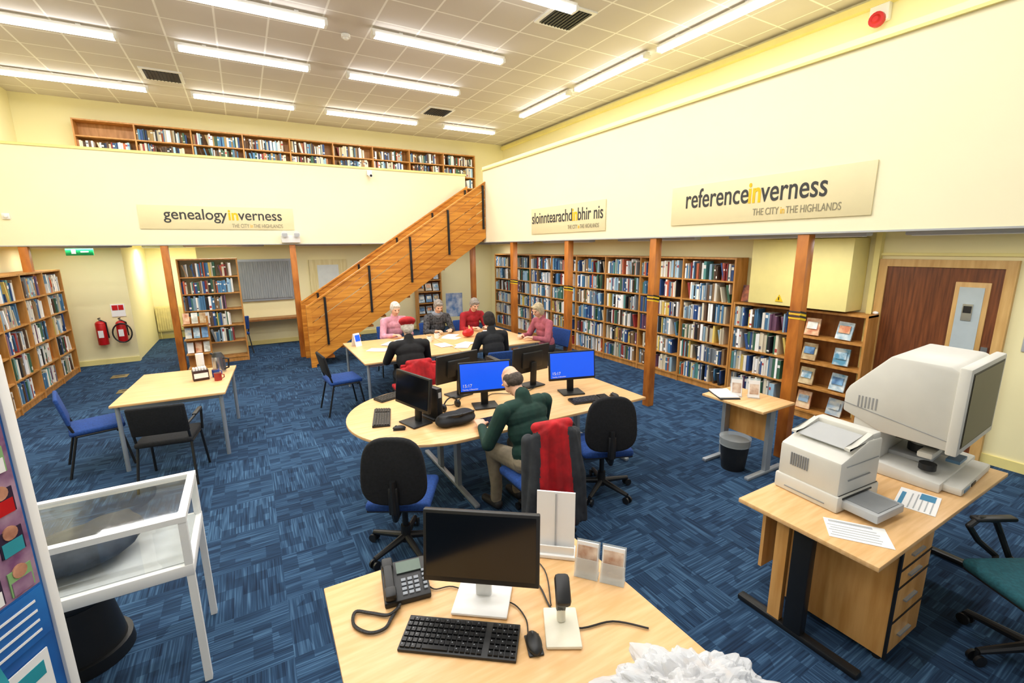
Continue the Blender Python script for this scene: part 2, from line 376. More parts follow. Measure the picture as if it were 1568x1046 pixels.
# ================= BOOKS =================
PAL=[('ECE8DE',13),('CFC6AE',8),('F4F4F2',10),('2A4A80',7),('4A7CA4',8),('94B4C8',8),('8E2E2C',3),('BC5E3C',3),('36604A',5),('202226',5),('5A4434',5),('8E7250',5),('D8BC62',2),('7C848A',6),('528C88',3),('76506A',2)]
PALO=[('5A3E2C',6),('7A2E2A',4),('3A2C22',4),('9A8050',6),('D8CEB4',9),('2A3858',6),('3A5A46',5),('C0BCB4',7),('A86E44',5),('527C98',6)]
def pick(pal):
    h=random.choices([p[0] for p in pal],[p[1] for p in pal])[0];c=hx(h);k=random.uniform(.8,1.25);return tuple(min(1,v*k) for v in c[:3])+(1,)
def books(par,rows,pal=PAL,name='books'):
    V=[];Fc=[];C=[]
    def bx(x,y,z,w,d,h,c,t=0):
        n=len(V);ct,st_=math.cos(t),math.sin(t)
        for dx,dy,dz in((0,0,0),(w,0,0),(w,d,0),(0,d,0),(0,0,h),(w,0,h),(w,d,h),(0,d,h)):
            V.append((x+dx*ct+dz*st_,y+dy,z+dz*ct))
        for q,cc in(((0,3,2,1),c),((4,5,6,7),(.8,.76,.66,1)),((0,1,5,4),c),((1,2,6,5),c),((2,3,7,6),c),((3,0,4,7),c)):
            Fc.append(tuple(n+i for i in q));C.extend([cc]*4)
    for xa,xb,z,hm,fill in rows:
        x=xa+.005;end=xa+(xb-xa)*fill;run=0
        while x<end-.05:
            if run<=0:run=random.randint(2,7);base=pick(pal);hh=random.uniform(.74,.97)
            same=random.random()<.35;c=base if same else pick(pal);run-=1
            w=random.uniform(.014,.042);h=min(hm-.012,hm*(hh+random.uniform(-.09,.08)));y=random.uniform(.0,.04)+.012;d=random.uniform(.15,.2)
            if random.random()<.04:
                x+=.05;t=-.22
                bx(x+h*.2,y,z,w,d,h*.95,c,t);x+=w+.01;continue
            bx(x,y,z,w,d,h,c)
            if random.random()<.4 and w>.018:
                lc=(.85,.84,.8,1) if sum(c[:3])<1.2 else random.choice(((.1,.1,.15,1),(.5,.06,.05,1),(.05,.15,.4,1)));bx(x+.002,y-.0015,z+h*random.choice((.12,.6,.7)),w-.004,.002,h*random.uniform(.08,.2),lc)
            x+=w+random.uniform(.0005,.003)
            if random.random()<.02:x+=random.uniform(.03,.08)
    me=bpy.data.meshes.new(name);me.from_pydata(V,[],Fc);a=me.color_attributes.new('Col','FLOAT_COLOR','CORNER')
    a.data.foreach_set('color',np.array(C,dtype=np.float32).ravel());me.materials.append(bookm)
    o=bpy.data.objects.new(name,me);COL.objects.link(o);o.parent=par;return o
COVERS=[mat('cover_%d'%k,c,.4,col2=c2,scale=9) for k,(c,c2) in enumerate((('E8E0C8','8CA8C0'),('C87850','F0D8B0'),('5090B0','E8F0F0'),('F0F0E8','B0B0A0'),('305A8C','80B0D8'),('D8C8A0','A07848')))]
def bookcase(W,H,D,nb,nr,loc,rz,fill=(.8,1),pal=PAL,name='bookcase',z0=.1,faceout=(),skip=(),back=None):
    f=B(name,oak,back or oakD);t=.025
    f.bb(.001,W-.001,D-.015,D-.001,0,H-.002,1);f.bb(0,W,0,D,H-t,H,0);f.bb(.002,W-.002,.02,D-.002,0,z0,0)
    rows=[];bw=W/nb;rh=(H-t-z0)/nr
    for i in range(nb+1):
        x=min(max(i*bw,t/2),W-t/2);f.bb(x-t/2,x+t/2,-.002,D,0,H-.001,0)
    for j in range(nr):
        z=z0+j*rh;f.bb(.01,W-.01,.004,D-.01,z-.012,z+.01,0)
        for i in range(nb):
            if i in faceout or (i,j) in skip:continue
            rows.append((i*bw+t/2+.005,(i+1)*bw-t/2-.02,z+.01,rh-.03,random.uniform(*fill)))
    o=f.done(loc,rz);books(o,rows,pal)
    if faceout:
        V=B('face_out_books',*COVERS)
        for i in faceout:
            for j in range(nr):
                z=z0+j*rh+.01
                for k in range(2 if bw>.8 else 3):
                    n_=2 if bw>.8 else 3
                    V.box((i*bw+bw*(k+.6)/(n_+.3),.09,z+.12),(.17,.02,.22+random.uniform(-.02,.01)),random.randrange(6),r=(-14,random.uniform(-3,3),0))
                    V.box((i*bw+bw*(k+.6)/(n_+.3),.076,z+.14),(.12,.012,.09),random.randrange(6),r=(-14,0,0))
        V.done(parent=o)
    return o
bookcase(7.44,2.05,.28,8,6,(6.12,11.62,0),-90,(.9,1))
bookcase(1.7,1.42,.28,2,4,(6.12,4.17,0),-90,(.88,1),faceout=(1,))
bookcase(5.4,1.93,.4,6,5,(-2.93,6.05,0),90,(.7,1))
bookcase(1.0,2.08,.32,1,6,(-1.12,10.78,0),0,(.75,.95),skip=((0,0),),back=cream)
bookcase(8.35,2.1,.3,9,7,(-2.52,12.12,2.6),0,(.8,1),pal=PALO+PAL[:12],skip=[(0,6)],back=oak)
bookcase(.7,1.7,.25,1,5,(4.0,12.12,0),0,(.7,1),faceout=(0,))
# ================= FURNITURE =================
def table(name,x0,x1,y0,y1,loc,rz,h=.73,top=beech,leg=metal,r=.02):
    f=B(name,top,leg);f.bb(x0,x1,y0,y1,h-.025,h,0,bev=.004)
    f.bb(x0+.05,x1-.05,y0+.05,y0+.07,h-.07,h-.025,1);f.bb(x0+.05,x1-.05,y1-.07,y1-.05,h-.07,h-.025,1)
    f.bb(x0+.05,x0+.07,y0+.05,y1-.05,h-.07,h-.025,1);f.bb(x1-.07,x1-.05,y0+.05,y1-.05,h-.07,h-.025,1)
    for x in(x0+.05,x1-.05):
        for y in(y0+.05,y1-.05):f.cyl((x,y,0),(x,y,h-.025),r,1)
    return f.done(loc,rz)
table('reading_table',-.5,.5,-.66,.66,(-.79,6.41,0),-4)
table('meeting_table',-.7,.7,-.8,.8,(1.95,6.95,0),0)
table('meeting_table',-.7,.7,-.8,.8,(3.36,6.95,0),0)
def tleg(f,x,y0,y1,m,h=.70,up=None,w=.05):
    yc=up if up is not None else (y0+y1)/2
    f.bb(x-w/2,x+w/2,y0,y1,.0,.035,m,bev=.01);f.bb(x-w/2,x+w/2,yc-.05,yc+.05,.03,h,m,bev=.006);f.bb(x-.02,x+.02,y0+.1,y1-.1,h-.04,h,m)
f=B('computer_table',beech,metal,black)
pts=[(1.4+.78*math.cos(a),3.98+.78*math.sin(a)) for a in np.linspace(math.pi/2,math.pi*1.5,28)]
pts=[(3.4,4.76)]+[tuple(p) for p in pts]+[(3.4,3.2)]
f.prism(pts[::-1],'z',.705,.73,0,bev=.003)
for x in(1.54,3.3):
    f.bb(x-.025,x+.025,3.32,4.64,0,.035,1,bev=.01)
    for y in(3.75,4.2):f.bb(x-.02,x+.02,y-.04,y+.04,.03,.705,1)
    f.bb(x-.02,x+.02,3.4,4.56,.67,.705,1)
f.bb(1.56,3.28,3.95,4.0,.36,.66,1);f.bb(1.0,1.54,3.96,4.0,.64,.705,1)
f.done()
def monitor(loc,rz,w=.51,h=.30,sm=screenk,zc=.30,tilt=-6,name='computer_monitor',base=black,txt=None):
    f=B(name,black,sm,base)
    f.box((0,.04,.008),(.24,.2,.014),2,bev=.006);f.box((0,.075,.14),(.07,.035,.27),2,r=(-3,0,0),bev=.008)
    T=Matrix.Rotation(rad(tilt),4,'X')
    f.box((0,.03,zc),(w,.03,h),0,r=(tilt,0,0),bev=.006);f.box((0,.055,zc),(w*.55,.04,h*.6),0,r=(tilt,0,0),bev=.015)
    c=Vector((0,.03,zc))+T.to_3x3()@Vector((0,-.0165,.006));f.box(c,(w-.03,.003,h-.04),1,r=(tilt,0,0))
    o=f.done(loc,rz)
    if txt:
        for s,sz,dz in((txt,.042,-.29),('Tuesday, 3 December',.017,-.38)):
            p=Vector((0,.03,zc))+T.to_3x3()@Vector((-w*.44,-.020,h*dz));text(s,sz,paper,p,(90+tilt,0,0),o,'clock_text')
    return o
monitor((1.79,4.32,.731),180+12);monitor((1.87,3.78,.731),-14,sm=screenb,txt='15:17')
monitor((2.83,3.68,.731),-16,sm=screenb,txt='15:17');monitor((2.62,4.2,.731),180+8)
monitor((1.12,3.74,.731),-74)
for p,r in(((1.33,3.80),16),((2.3,4.45),0)):
    f=B('mini_computer',black,plast2);f.box((0,0,.15),(.06,.25,.30),0,bev=.008);f.box((0,0,.01),(.12,.2,.02),0,bev=.004);f.box((0,-.127,.24),(.03,.002,.05),1);f.done((*p,.731),r)
def keyboard(loc,rz,w=.44,d=.15):
    f=B('keyboard',black,mat('key_black','0E0F11',.35),mat('key_legend','8C9096',.5))
    f.prism([(-d/2,0),(d/2,0),(d/2,.022),(-d/2,.012)],'x',-w/2,w/2,0,bev=.003)
    for j in range(6):
        y=-d/2+.018+j*(d-.03)/5.4;z=.012+(.010)*(y+d/2)/d+.003
        n=21
        for i in range(n):
            x=-w/2+.016+i*(w-.03)/(n-1)
            if i in(15,) :continue
            if j==0 and 3<i<9:
                continue
            f.box((x,y,z),(.0165,.018,.008),1)
            if (i*7+j)%2==0:f.box((x-.003,y+.003,z+.0042),(.004,.005,.0006),2)
    f.box((-w/2+.016+6*(w-.03)/20,-d/2+.018,.016),(.1,.018,.008),1)
    f.done(loc,rz)
def mouse(loc,rz,m=black):
    f=B('computer_mouse',m,mat('wheel_grey','55585c'));f.sph((0,0,.014),(.031,.056,.022),0);f.bb(-.03,.03,-.05,.05,0,.008,0,bev=.004);f.box((0,.028,.034),(.006,.016,.008),1,r=(-20,0,0));f.done(loc,rz)
keyboard((.93,4.02,.731),74);mouse((.99,3.68,.731),70);keyboard((1.2,4.58,.731),20,.4)
keyboard((2.85,3.42,.731),-10,.42);mouse((3.14,3.38,.731),0)
keyboard((1.85,3.42,.731),0,.42)
f=B('headphones',black);
f.tube([(.09*math.cos(a),0,.02+.09*math.sin(a)) for a in np.linspace(0,math.pi,12)],.007,0);f.sph((-.09,0,.03),(.025,.04,.04));f.sph((.09,0,.03),(.025,.04,.04));f.done((1.56,3.92,.735),20)
blob('shoulder_bag',[('e',(0,0,.05),(.18,.12,.055),None,0),('e',(.08,.03,.06),(.1,.09,.055),None,0),('e',(-.1,-.03,.045),(.09,.09,.05),None,0),('c',(-.16,-.05,.09),(.02,-.1,.11),.012,.012,1),('c',(.02,-.1,.11),(.16,-.02,.1),.012,.012,1)],[mat('bag_cloth','1E2025',.8,amt=.2,scale=12,bump=.4),black],.01,3,(1.46,3.56,.73),-10)
def cable(pts,r=.004,name='cable',m=black):
    n=[];P=[Vector(p) for p in pts]
    for i in range(len(P)-1):
        a=P[max(i-1,0)];b_=P[i];c=P[i+1];d=P[min(i+2,len(P)-1)]
        for k in range(6):
            t=k/6;n.append(.5*((2*b_)+(c-a)*t+(2*a-5*b_+4*c-d)*t*t+(3*b_-a-3*c+d)*t**3))
    n.append(P[-1]);f=B(name,m);f.tube(n,r,0,6);f.done()
cable([(1.3,4.0,.738),(1.45,4.12,.738),(1.6,4.0,.738),(1.72,4.1,.738),(1.8,4.2,.738)]);cable([(1.9,3.9,.738),(2.1,4.1,.738),(2.35,3.95,.738),(2.6,4.05,.738)])
# front desk
f=B('reception_desk',beech,beech2,dmetal)
f.prism([(.15,2.02),(1.28,1.98),(1.36,1.9),(1.37,.35),(.12,.35)][::-1],'z',.705,.73,0,bev=.004)
f.bb(.22,1.28,1.80,1.82,.2,.70,1);tleg(f,.25,.5,1.92,2);tleg(f,1.24,.5,1.9,2);f.done()
monitor((.72,1.55,.731),-37,.50,.315,zc=.27,tilt=-8,base=white)
keyboard((.575,1.44,.731),-37,.46,.16);mouse((.81,1.27,.731),-20)
f=B('desk_telephone',black,mat('lcd','6A7A70',.2),mat('keys_grey','8A9098',.5))
f.prism([(-.1,0),(.1,0),(.1,.075),(-.1,.025)],'x',-.09,.11,0,bev=.006)
f.box((.03,.055,.068),(.11,.06,.006),1,r=(14,0,0))
for i in range(3):
    for j in range(4):f.box((.0+i*.028,-.075+j*.022,.034+j*.0055),(.02,.014,.008),2,r=(14,0,0))
for j in range(5):f.box((.092,-.07+j*.022,.036+j*.0055),(.016,.012,.008),2,r=(14,0,0))
f.box((-.062,0,.075),(.04,.13,.02),0,r=(14,0,0),bev=.009);f.box((-.062,.075,.085),(.05,.055,.04),0,r=(14,0,0),bev=.012);f.box((-.062,-.075,.05),(.05,.055,.04),0,r=(14,0,0),bev=.012)
f.done((.465,1.83,.731),-10)
pts=[(.41,1.70,.76),(.36,1.70,.742),(.30,1.75,.74),(.245,1.79,.74),(.225,1.72,.74),(.27,1.65,.74),(.33,1.64,.74),(.37,1.68,.742),(.42,1.73,.745)]
cable(pts,.007,'telephone_cord')
cable([(.56,1.84,.737),(.58,1.75,.737),(.66,1.72,.737),(.74,1.6,.737)],.003);cable([(.8,1.6,.737),(.92,1.7,.737),(1.0,1.55,.737),(.97,1.38,.737),(1.0,1.25,.737),(1.15,1.2,.737),(1.25,1.1,.737)],.004)
cable([(.74,1.58,.737),(.84,1.5,.737),(.85,1.4,.737),(.82,1.33,.737)],.003);cable([(.9,1.62,.737),(1.05,1.75,.737),(1.08,1.6,.737),(.98,1.4,.737)],.003)
f=B('barcode_scanner',black,mat('cream_plastic','EDE8D4',.4))
f.box((0,0,.008),(.14,.2,.016),1,bev=.007);f.cyl((0,.03,.016),(0,.045,.09),.018,1);f.box((0,.035,.11),(.04,.05,.13),0,r=(18,0,0),bev=.014);f.box((0,-.01,.19),(.06,.12,.045),0,r=(30,0,0),bev=.016);f.done((.95,1.28,.731),-30)
f=B('leaflet_stand',white,paper,mat('print_grey','B8BCC0'))
f.box((0,0,.01),(.2,.1,.02),0,bev=.004);f.box((0,.01,.17),(.19,.012,.31),1,r=(-6,0,0));f.box((.0,.0,.17),(.006,.004,.30),2,r=(-6,0,0));f.box((0,-.03,.035),(.19,.008,.05),0);f.done((1.20,1.68,.731),-40)
acr=mat('tinted_acrylic','DDE6E8',.1,alpha=.35,amt=.01)
f=B('leaflet_holder',acr,paper,mat('leaflet_pic','A8785A',.5,col2='E8D8C8',scale=12))
for k in range(2):
    x=-.06+k*.12;f.box((x,.02,.08),(.11,.003,.16),0,r=(-12,0,0));f.box((x,-.02,.045),(.11,.003,.09),0,r=(-12,0,0));f.box((x,0,.003),(.11,.06,.006),0)
    f.box((x,.005,.085),(.1,.008,.15),1,r=(-12,0,0));f.box((x,-.001,.085),(.09,.003,.12),2,r=(-12,0,0))
f.done((1.275,1.43,.731),-50)
# crumpled plastic bag
bagm=mat('plastic_bag_film','E2E5EA',.25,alpha=.62,amt=.04,scale=10)
bm=bmesh.new();bmesh.ops.create_icosphere(bm,subdivisions=6,radius=1)
for v in bm.verts:
    p=v.co.copy();n_=noise.noise(p*2.2)*.30
    c1=abs(noise.noise(p*4.5+Vector((3,1,7))));c2=abs(noise.noise(p*9+Vector((9,4,2))))
    k=1+n_-.30*(.35-c1)*1.2+.14*c2
    q=p*k;z=max(q.z,-.25)
    ext=1+.28*max(0,-p.x)*max(0,.4-abs(p.z))
    v.co=(q.x*.26*ext,q.y*.2,(z+.25)*.115)
me=bpy.data.meshes.new('plastic_bag');bm.to_mesh(me);bm.free();me.materials.append(bagm)
o=bpy.data.objects.new('plastic_bag',me);COL.objects.link(o);o.location=(1.12,.77,.731);o.rotation_euler=(0,0,rad(-35))
# right desk
f=B('office_desk',beech,beech2,dmetal)
f.bb(2.46,4.27,.80,1.53,.703,.73,0,bev=.004)
tleg(f,2.56,.84,1.52,2,w=.06);f.bb(2.54,2.58,1.26,1.33,.035,.70,1);tleg(f,4.18,.84,1.5,2,w=.06)
f.bb(2.62,4.12,1.44,1.46,.25,.70,1);f.done()
f=B('drawer_pedestal',beech2,black,metal)
f.bb(2.76,3.18,.82,1.40,.04,.70,0,bev=.003);f.bb(2.755,2.775,.81,.822,.04,.70,1)
for z in(.24,.45,.56):f.bb(2.765,3.175,.815,.825,z,z+.008,1)
for z in(.12,.34,.5,.62):f.bb(2.9,3.04,.805,.82,z,z+.01,2)
for x in(2.8,3.14):
    for y in(.86,1.34):f.cyl((x,y,0),(x,y,.04),.02,1)
f.done()
f=B('laser_printer',plast,black,plast2,mat('tray_grey','8C9094',.5))
f.bb(-.21,.21,-.19,.19,0,.1,0,bev=.012)
f.prism([(-.20,.09),(.20,.09),(.20,.385),(.06,.39),(-.08,.34),(-.20,.30)],'y',-.18,.18,0,bev=.015)
f.bb(-.19,.2,-.182,-.178,.1,.103,1)
for a,b_ in((-.17,-.14),(.14,.17)):f.prism([(-.12,.37),(.10,.385),(.10,.42),(-.12,.355)],'y',a,b_,0)
f.box((-.01,0,.375),(.2,.27,.004),2,r=(0,-12,0))
f.bb(.11,.19,-.17,.17,.375,.42,0,bev=.01)
for k in range(8):f.bb(-.206,-.198,.0+k*.014,.007+k*.014,.18,.26,3)
f.bb(-.214,-.208,-.12,.12,.03,.035,3);f.bb(-.12,.1,-.186,-.178,.18,.185,3);f.bb(-.15,.17,-.185,-.178,.27,.273,3)
f.box((-.03,-.27,.05),(.27,.2,.05),2,bev=.008);f.box((-.03,-.27,.077),(.21,.17,.004),3);f.bb(-.17,.12,-.194,-.188,.08,.09,1)
f.done((2.99,1.31,.731),-4)
# microfilm reader
f=B('microfilm_reader',plast,screenr,plast2,black,mat('panel_blue','5A84A8',.4),mat('seam_grey','9A9C9E',.5))
f.prism([(.0,0),(.56,0),(.56,.06),(.3,.085),(0,.06)],'x',0,.72,0,bev=.008)
f.bb(.06,.66,-.09,.02,0,.05,0,bev=.012)
f.bb(.1,.2,-.094,-.088,.015,.035,4);f.bb(.24,.32,-.094,-.088,.015,.035,3)
f.bb(.03,.68,.34,.5,.05,.4,0,bev=.008)
prof=[(.0,.27),(.0,.76),(.05,.79),(.34,.80),(.55,.55),(.57,.50),(.57,.37),(.34,.28)]
f.prism(prof,'x',.02,.71,0,bev=.012)
f.prism([(-.045,.255),(-.045,.795),(.01,.80),(.01,.255)],'x',.0,.74,0,bev=.01)
f.prism([(.01,.33),(.01,.335),(.565,.435),(.565,.43)],'x',.017,.022,5)  # thin grey seam strip along the hood side
for k in range(6):f.bb(.017,.022,.38+k*.02,.388+k*.02,.42,.5,5)
f.bb(.055,.685,-.049,-.043,.31,.755,1);f.bb(.04,.70,-.047,-.045,.30,.765,3)
f.bb(.22,.5,.12,.34,.08,.11,2,bev=.004);f.cyl((.35,.2,.12),(.35,.2,.28),.06,2);f.cyl((.35,.2,.12),(.35,.2,.17),.075,3)
f.bb(.1,.3,.08,.16,.16,.2,0,bev=.01);f.bb(.42,.6,.05,.13,.10,.16,0,bev=.01);f.bb(.18,.56,.02,.3,.22,.25,3);f.cyl((.60,.1,.14),(.68,.1,.14),.025,3);f.cyl((.12,.1,.09),(.12,.1,.13),.045,3)
f.bb(.3,.45,-.01,.06,.11,.13,4)
f.done((3.54,.93,.731),3)
for i,(p,r) in enumerate((((3.33,.96),12),((2.68,.99),-55))):
    f=B('paper_sheet',paper,mat('print_blue','4A90B8'),mat('print_grey','B8BCC0'));f.box((0,0,.001),(.28,.19,.002),0)
    f.box((-.02,.07,.0025),(.2,.02,.001),1 if i==0 else 2)
    for k in range(5):f.box((-.02+.01*(k%2),.03-.025*k,.0025),(.22,.006,.001),2)
    if i==0:f.box((.08,-.04,.0028),(.09,.07,.001),1)
    f.done((*p,.731),r)
# small table
f=B('side_table',beech,beech2,metal)
f.bb(3.98,4.5,2.32,2.98,.705,.73,0,bev=.004)
for y in(2.42,2.9):
    f.bb(3.98,4.55,y-.025,y+.025,0,.035,2,bev=.01);f.bb(4.25,4.33,y-.02,y+.02,.03,.705,2)
f.bb(4.34,4.36,2.42,2.9,.3,.70,1);f.done()
f=B('leaflet_holder',acr,paper,mat('leaflet_pic','A8785A'))
for x in(0,.16):f.box((x,0,.1),(.11,.004,.19),0,r=(-10,0,0));f.box((x,-.01,.09),(.1,.012,.17),1,r=(-10,0,0));f.box((x,-.018,.09),(.08,.003,.1),2,r=(-10,0,0));f.box((x,0,.005),(.11,.09,.01),0)
f.done((4.2,2.75,.731),-50)
f=B('open_book',paper,greyf);f.box((0,0,.005),(.3,.2,.01),1);f.box((-.07,0,.014),(.14,.19,.01),0,r=(0,4,0));f.box((.07,0,.014),(.14,.19,.01),0,r=(0,-4,0));f.done((4.12,2.83,.731),60)
f=B('waste_bin',black,acr);f.cyl((0,0,0),(0,0,.3),.11,0,.14,n=24);f.cyl((0,0,.26),(0,0,.335),.146,1,.15,n=24);f.done((4.12,2.66,0))
# chairs
def office_chair(loc,rz,seat=bluef,back=blackf,arms=False,bh=.5,name='office_chair'):
    f=B(name,seat,back,black,dmetal)
    for k in range(5):
        a=k*2*math.pi/5+.3;c,s=math.cos(a),math.sin(a)
        f.cyl((0,0,.11),(.29*c,.29*s,.075),.028,2,.018,n=10)
        for q in(-1,1):f.cyl((.29*c-q*.022*s-.008*s,.29*s+q*.022*c+.008*c,.032),(.29*c-q*.022*s+.008*s,.29*s+q*.022*c-.008*c,.032),.032,2,n=14)
        f.cyl((.29*c,.29*s,.035),(.29*c,.29*s,.08),.01,3)
    f.cyl((0,0,.07),(0,0,.2),.04,2,.035);f.cyl((0,0,.2),(0,0,.4),.022,3)
    f.box((0,0,.41),(.2,.24,.04),2,bev=.01)
    f.box((0,.02,.455),(.46,.45,.07),0,bev=.033,seg=4);f.box((0,.02,.425),(.44,.43,.02),2,bev=.009)
    f.tube([(0,-.1,.4),(0,-.25,.4),(0,-.275,.46),(0,-.27,.7)],.022,2);f.box((0,-.268,.55),(.07,.03,.2),2,bev=.01)
    zc=.50+bh/2
    prof=[]
    for i in range(32):
        a=i*2*math.pi/32;ca,sa=math.cos(a),math.sin(a);k=3.2
        rr=(abs(ca)**k+abs(sa)**k)**(-1/k);ww=.225*(1-.10*sa);prof.append((ww*rr*ca,zc+bh/2*rr*sa))
    f.prism(prof,'y',-.255,-.205,1,bev=.022,seg=3)
    f.prism([(x*.93,zc+(z-zc)*.93) for x,z in prof],'y',-.215,-.19,0,bev=.01)
    if arms:
        for s in(-1,1):
            f.tube([(s*.2,-.1,.42),(s*.27,-.08,.45),(s*.29,-.02,.60),(s*.28,.03,.68),(s*.27,.14,.70),(s*.26,.2,.66),(s*.27,.12,.56),(s*.27,.0,.46),(s*.2,.05,.42)],.016,2)
            f.box((s*.275,.05,.695),(.05,.24,.025),2,bev=.01)
    return f.done(loc,rz)
def visitor_chair(loc,rz,seat=bluef,back=None,arms=False,leg=black,name='visitor_chair'):
    back=back or seat;f=B(name,seat,back,leg)
    f.box((0,0,.45),(.46,.44,.055),0,bev=.022,seg=3);f.box((0,-.235,.69),(.46,.035,.30),1,r=(12,0,0),bev=.016,seg=3)
    for s in(-1,1):
        f.tube([(s*.24,.24,0),(s*.22,.17,.42),(s*.22,-.17,.42)],.012,2);f.tube([(s*.24,-.27,0),(s*.215,-.17,.42),(s*.215,-.21,.55),(s*.2,-.265,.8)],.012,2)
        if arms:f.tube([(s*.235,.18,.42),(s*.25,.17,.64),(s*.25,-.1,.65),(s*.22,-.22,.62)],.012,2);f.box((s*.25,.03,.66),(.04,.24,.02),2,bev=.008)
    f.tube([(-.22,.15,.40),(.22,.15,.40)],.01,2);return f.done(loc,rz)
office_chair((.84,3.12,0),-30);office_chair((2.66,3.0,0),-24);office_chair((1.85,2.84,0),0)
office_chair((3.46,.42,0),60,seat=tealf,back=tealf,arms=True)
visitor_chair((-.83,5.42,0),-8,blackf,blackf,True);visitor_chair((-1.55,6.2,0),-75,bluef)
visitor_chair((1.02,6.62,0),-85,bluef,blackf);visitor_chair((1.75,5.68,0),0,redf,redf);visitor_chair((3.0,5.66,0),-8,bluef)
visitor_chair((2.17,8.14,0),175,bluef);visitor_chair((2.98,8.1,0),180,bluef);visitor_chair((3.65,8.05,0),180,bluef);visitor_chair((4.42,6.4,0),95,blackf,bluef)
visitor_chair((-.35,11.6,0),20,bluef)
def coat(name,loc,rz,W=.44,zt=1.02,zb=.22,M=(redf,greyf),seed=1,d=-.26,gl=2,gr=10,n=13):
    random.seed(seed);pr=[];h=(n-1)/2
    for i in range(n):
        x=-W/2+W*i/(n-1);r=random.uniform(.024,.036);lab=1 if (i<gl or i>=gr) else 0;sh=.07*abs(i-h)/h
        zb_=zb+random.uniform(0,.05);jx=random.uniform(-.015,.015);xm=x*.95+jx
        zm=(zt+zb)/2+random.uniform(-.05,.05);ym=d-.05-random.uniform(0,.035)
        pr.append(('c',(x*.74,d-.02,zt-sh),(xm,ym,zm),r,r*1.1,lab));pr.append(('c',(xm,ym,zm),(x*1.14,d-.06-random.uniform(0,.05),zb_),r*1.1,r*.9,lab))
    pr.append(('c',(-W*.3,d+.01,zt-.01),(W*.3,d+.01,zt-.01),.04,.04,0))
    for s in(-1,1):
        pr.append(('c',(s*W*.44,d+.02,zt-.1),(s*W*.52,d-.02,zb+.15),.05,.036,1))
    blob(name,pr,M,.009,2,loc,rz)
coat('red_coat',(1.82,2.80,0),-8,W=.42,zt=1.0,zb=.2);coat('red_jacket',(1.75,5.66,0),0,zt=.86,zb=.4,M=(redf,redf),seed=4,d=-.27)
def cm(n,c,c2=None,s=14):return mat(n,c,.85,col2=c2,amt=.15,scale=s,bump=.35)
khaki=cm('khaki_trousers','9A8E78');denim=cm('dark_trousers','22262E');green=cm('green_fleece','10382F')
ghair=cm('grey_hair','A09890','7A7068',40);whair=cm('white_hair','DCD6CC','B8B0A4',40);dhair=cm('dark_hair','2A201C','181210',40);bhair=cm('blonde_grey_hair','C8B898','A09070',40);g2=cm('dark_grey_hair','5A5048','3A322C',40)
person('man_in_green_fleece',(1.86,2.90,0),8,green,khaki,g2,lean=17,nod=34,bald=True,vox=.0065,hl=(-.24,.40,.78),hr=(.16,.44,.78),feet=.38,wide=1.18)
person('person_in_red_beret',(1.76,5.74,0),-6,cm('black_cardigan','16171B'),denim,whair,lean=10,nod=6,hat=redf,hl=(-.2,.46,.8),hr=(.18,.46,.8),wide=1.12)
person('woman_in_pink_top',(2.18,8.12,0),185,cm('pink_top','E0A0B4'),denim,whair,lean=14,nod=8)
person('woman_in_grey_scarf',(2.98,8.08,0),178,cm('grey_pattern_top','5A5A5E','1E1E22',30),denim,ghair,lean=14,nod=14,scarf=cm('blue_grey_scarf','8A92A0'))
person('man_in_red_jumper',(3.65,8.02,0),182,cm('red_jumper','A81824'),denim,ghair,lean=16,nod=14)
person('person_in_dark_jacket',(3.0,5.72,0),-4,cm('navy_jacket','14181F'),denim,dhair,lean=16,nod=10,hairlen=.04)
person('woman_in_rose_jumper',(4.36,6.4,0),95,cm('rose_jumper','B4606E'),denim,bhair,lean=14,nod=10,hairlen=.06)
f=B('paper_pile',paper,mat('print_grey'))
random.seed(5)
for k in range(12):f.box((random.uniform(-1.1,1.1),random.uniform(-.5,.5),.0015+.001*k),(.21,.3,.001),0,r=(0,0,random.uniform(-60,60)))
f.done((2.65,6.95,.731))
def mug(loc,m=white,h=.09,r=.038):
    f=B('mug',m,mat('tea','5A3018'));f.cyl((0,0,0),(0,0,h),r,0,r*1.05,n=20);f.cyl((0,0,h-.002),(0,0,h+.0005),r*.9,1,n=20);f.tube([(r,0,h*.8),(r+.025,0,h*.7),(r+.025,0,h*.35),(r,0,h*.2)],.005,0);f.done(loc)
mug((2.7,7.3,.731));mug((2.5,7.1,.731));mug((3.2,6.6,.731))
blob('red_gift_bag',[('e',(0,0,.07),(.12,.07,.07),None,0),('e',(.08,.03,.1),(.05,.04,.06),None,0),('c',(-.05,0,.1),(-.08,0,.18),.02,.01,0),('c',(.05,.02,.12),(.02,0,.19),.02,.01,1)],[red,yel],.008,2,(3.2,7.1,.735),15)
f=B('tent_card',paper,screenb);f.box((0,-.03,.1),(.12,.003,.21),0,r=(-14,0,0));f.box((0,.03,.1),(.12,.003,.21),0,r=(14,0,0));f.box((0,-.035,.13),(.09,.002,.1),1,r=(-14,0,0));f.done((1.4,7.4,.731),30)
f=B('thermos_jug',chrome,black);f.cyl((0,0,0),(0,0,.2),.075,0,.07,n=24);f.cyl((0,0,.2),(0,0,.25),.07,1,.04,n=24);f.tube([(.07,0,.18),(.13,0,.17),(.12,0,.06),(.07,0,.04)],.01,1);f.cyl((-.04,0,.21),(-.09,0,.24),.02,1,.012);f.done((-.42,6.75,.731),-30)
f=B('paper_cup_stack',paper);f.cyl((0,0,0),(0,0,.24),.032,0,.044,n=20)
for k in range(10):f.cyl((0,0,.08+k*.016),(0,0,.084+k*.016),.044,0,n=20)
f.done((-.62,6.85,.731))
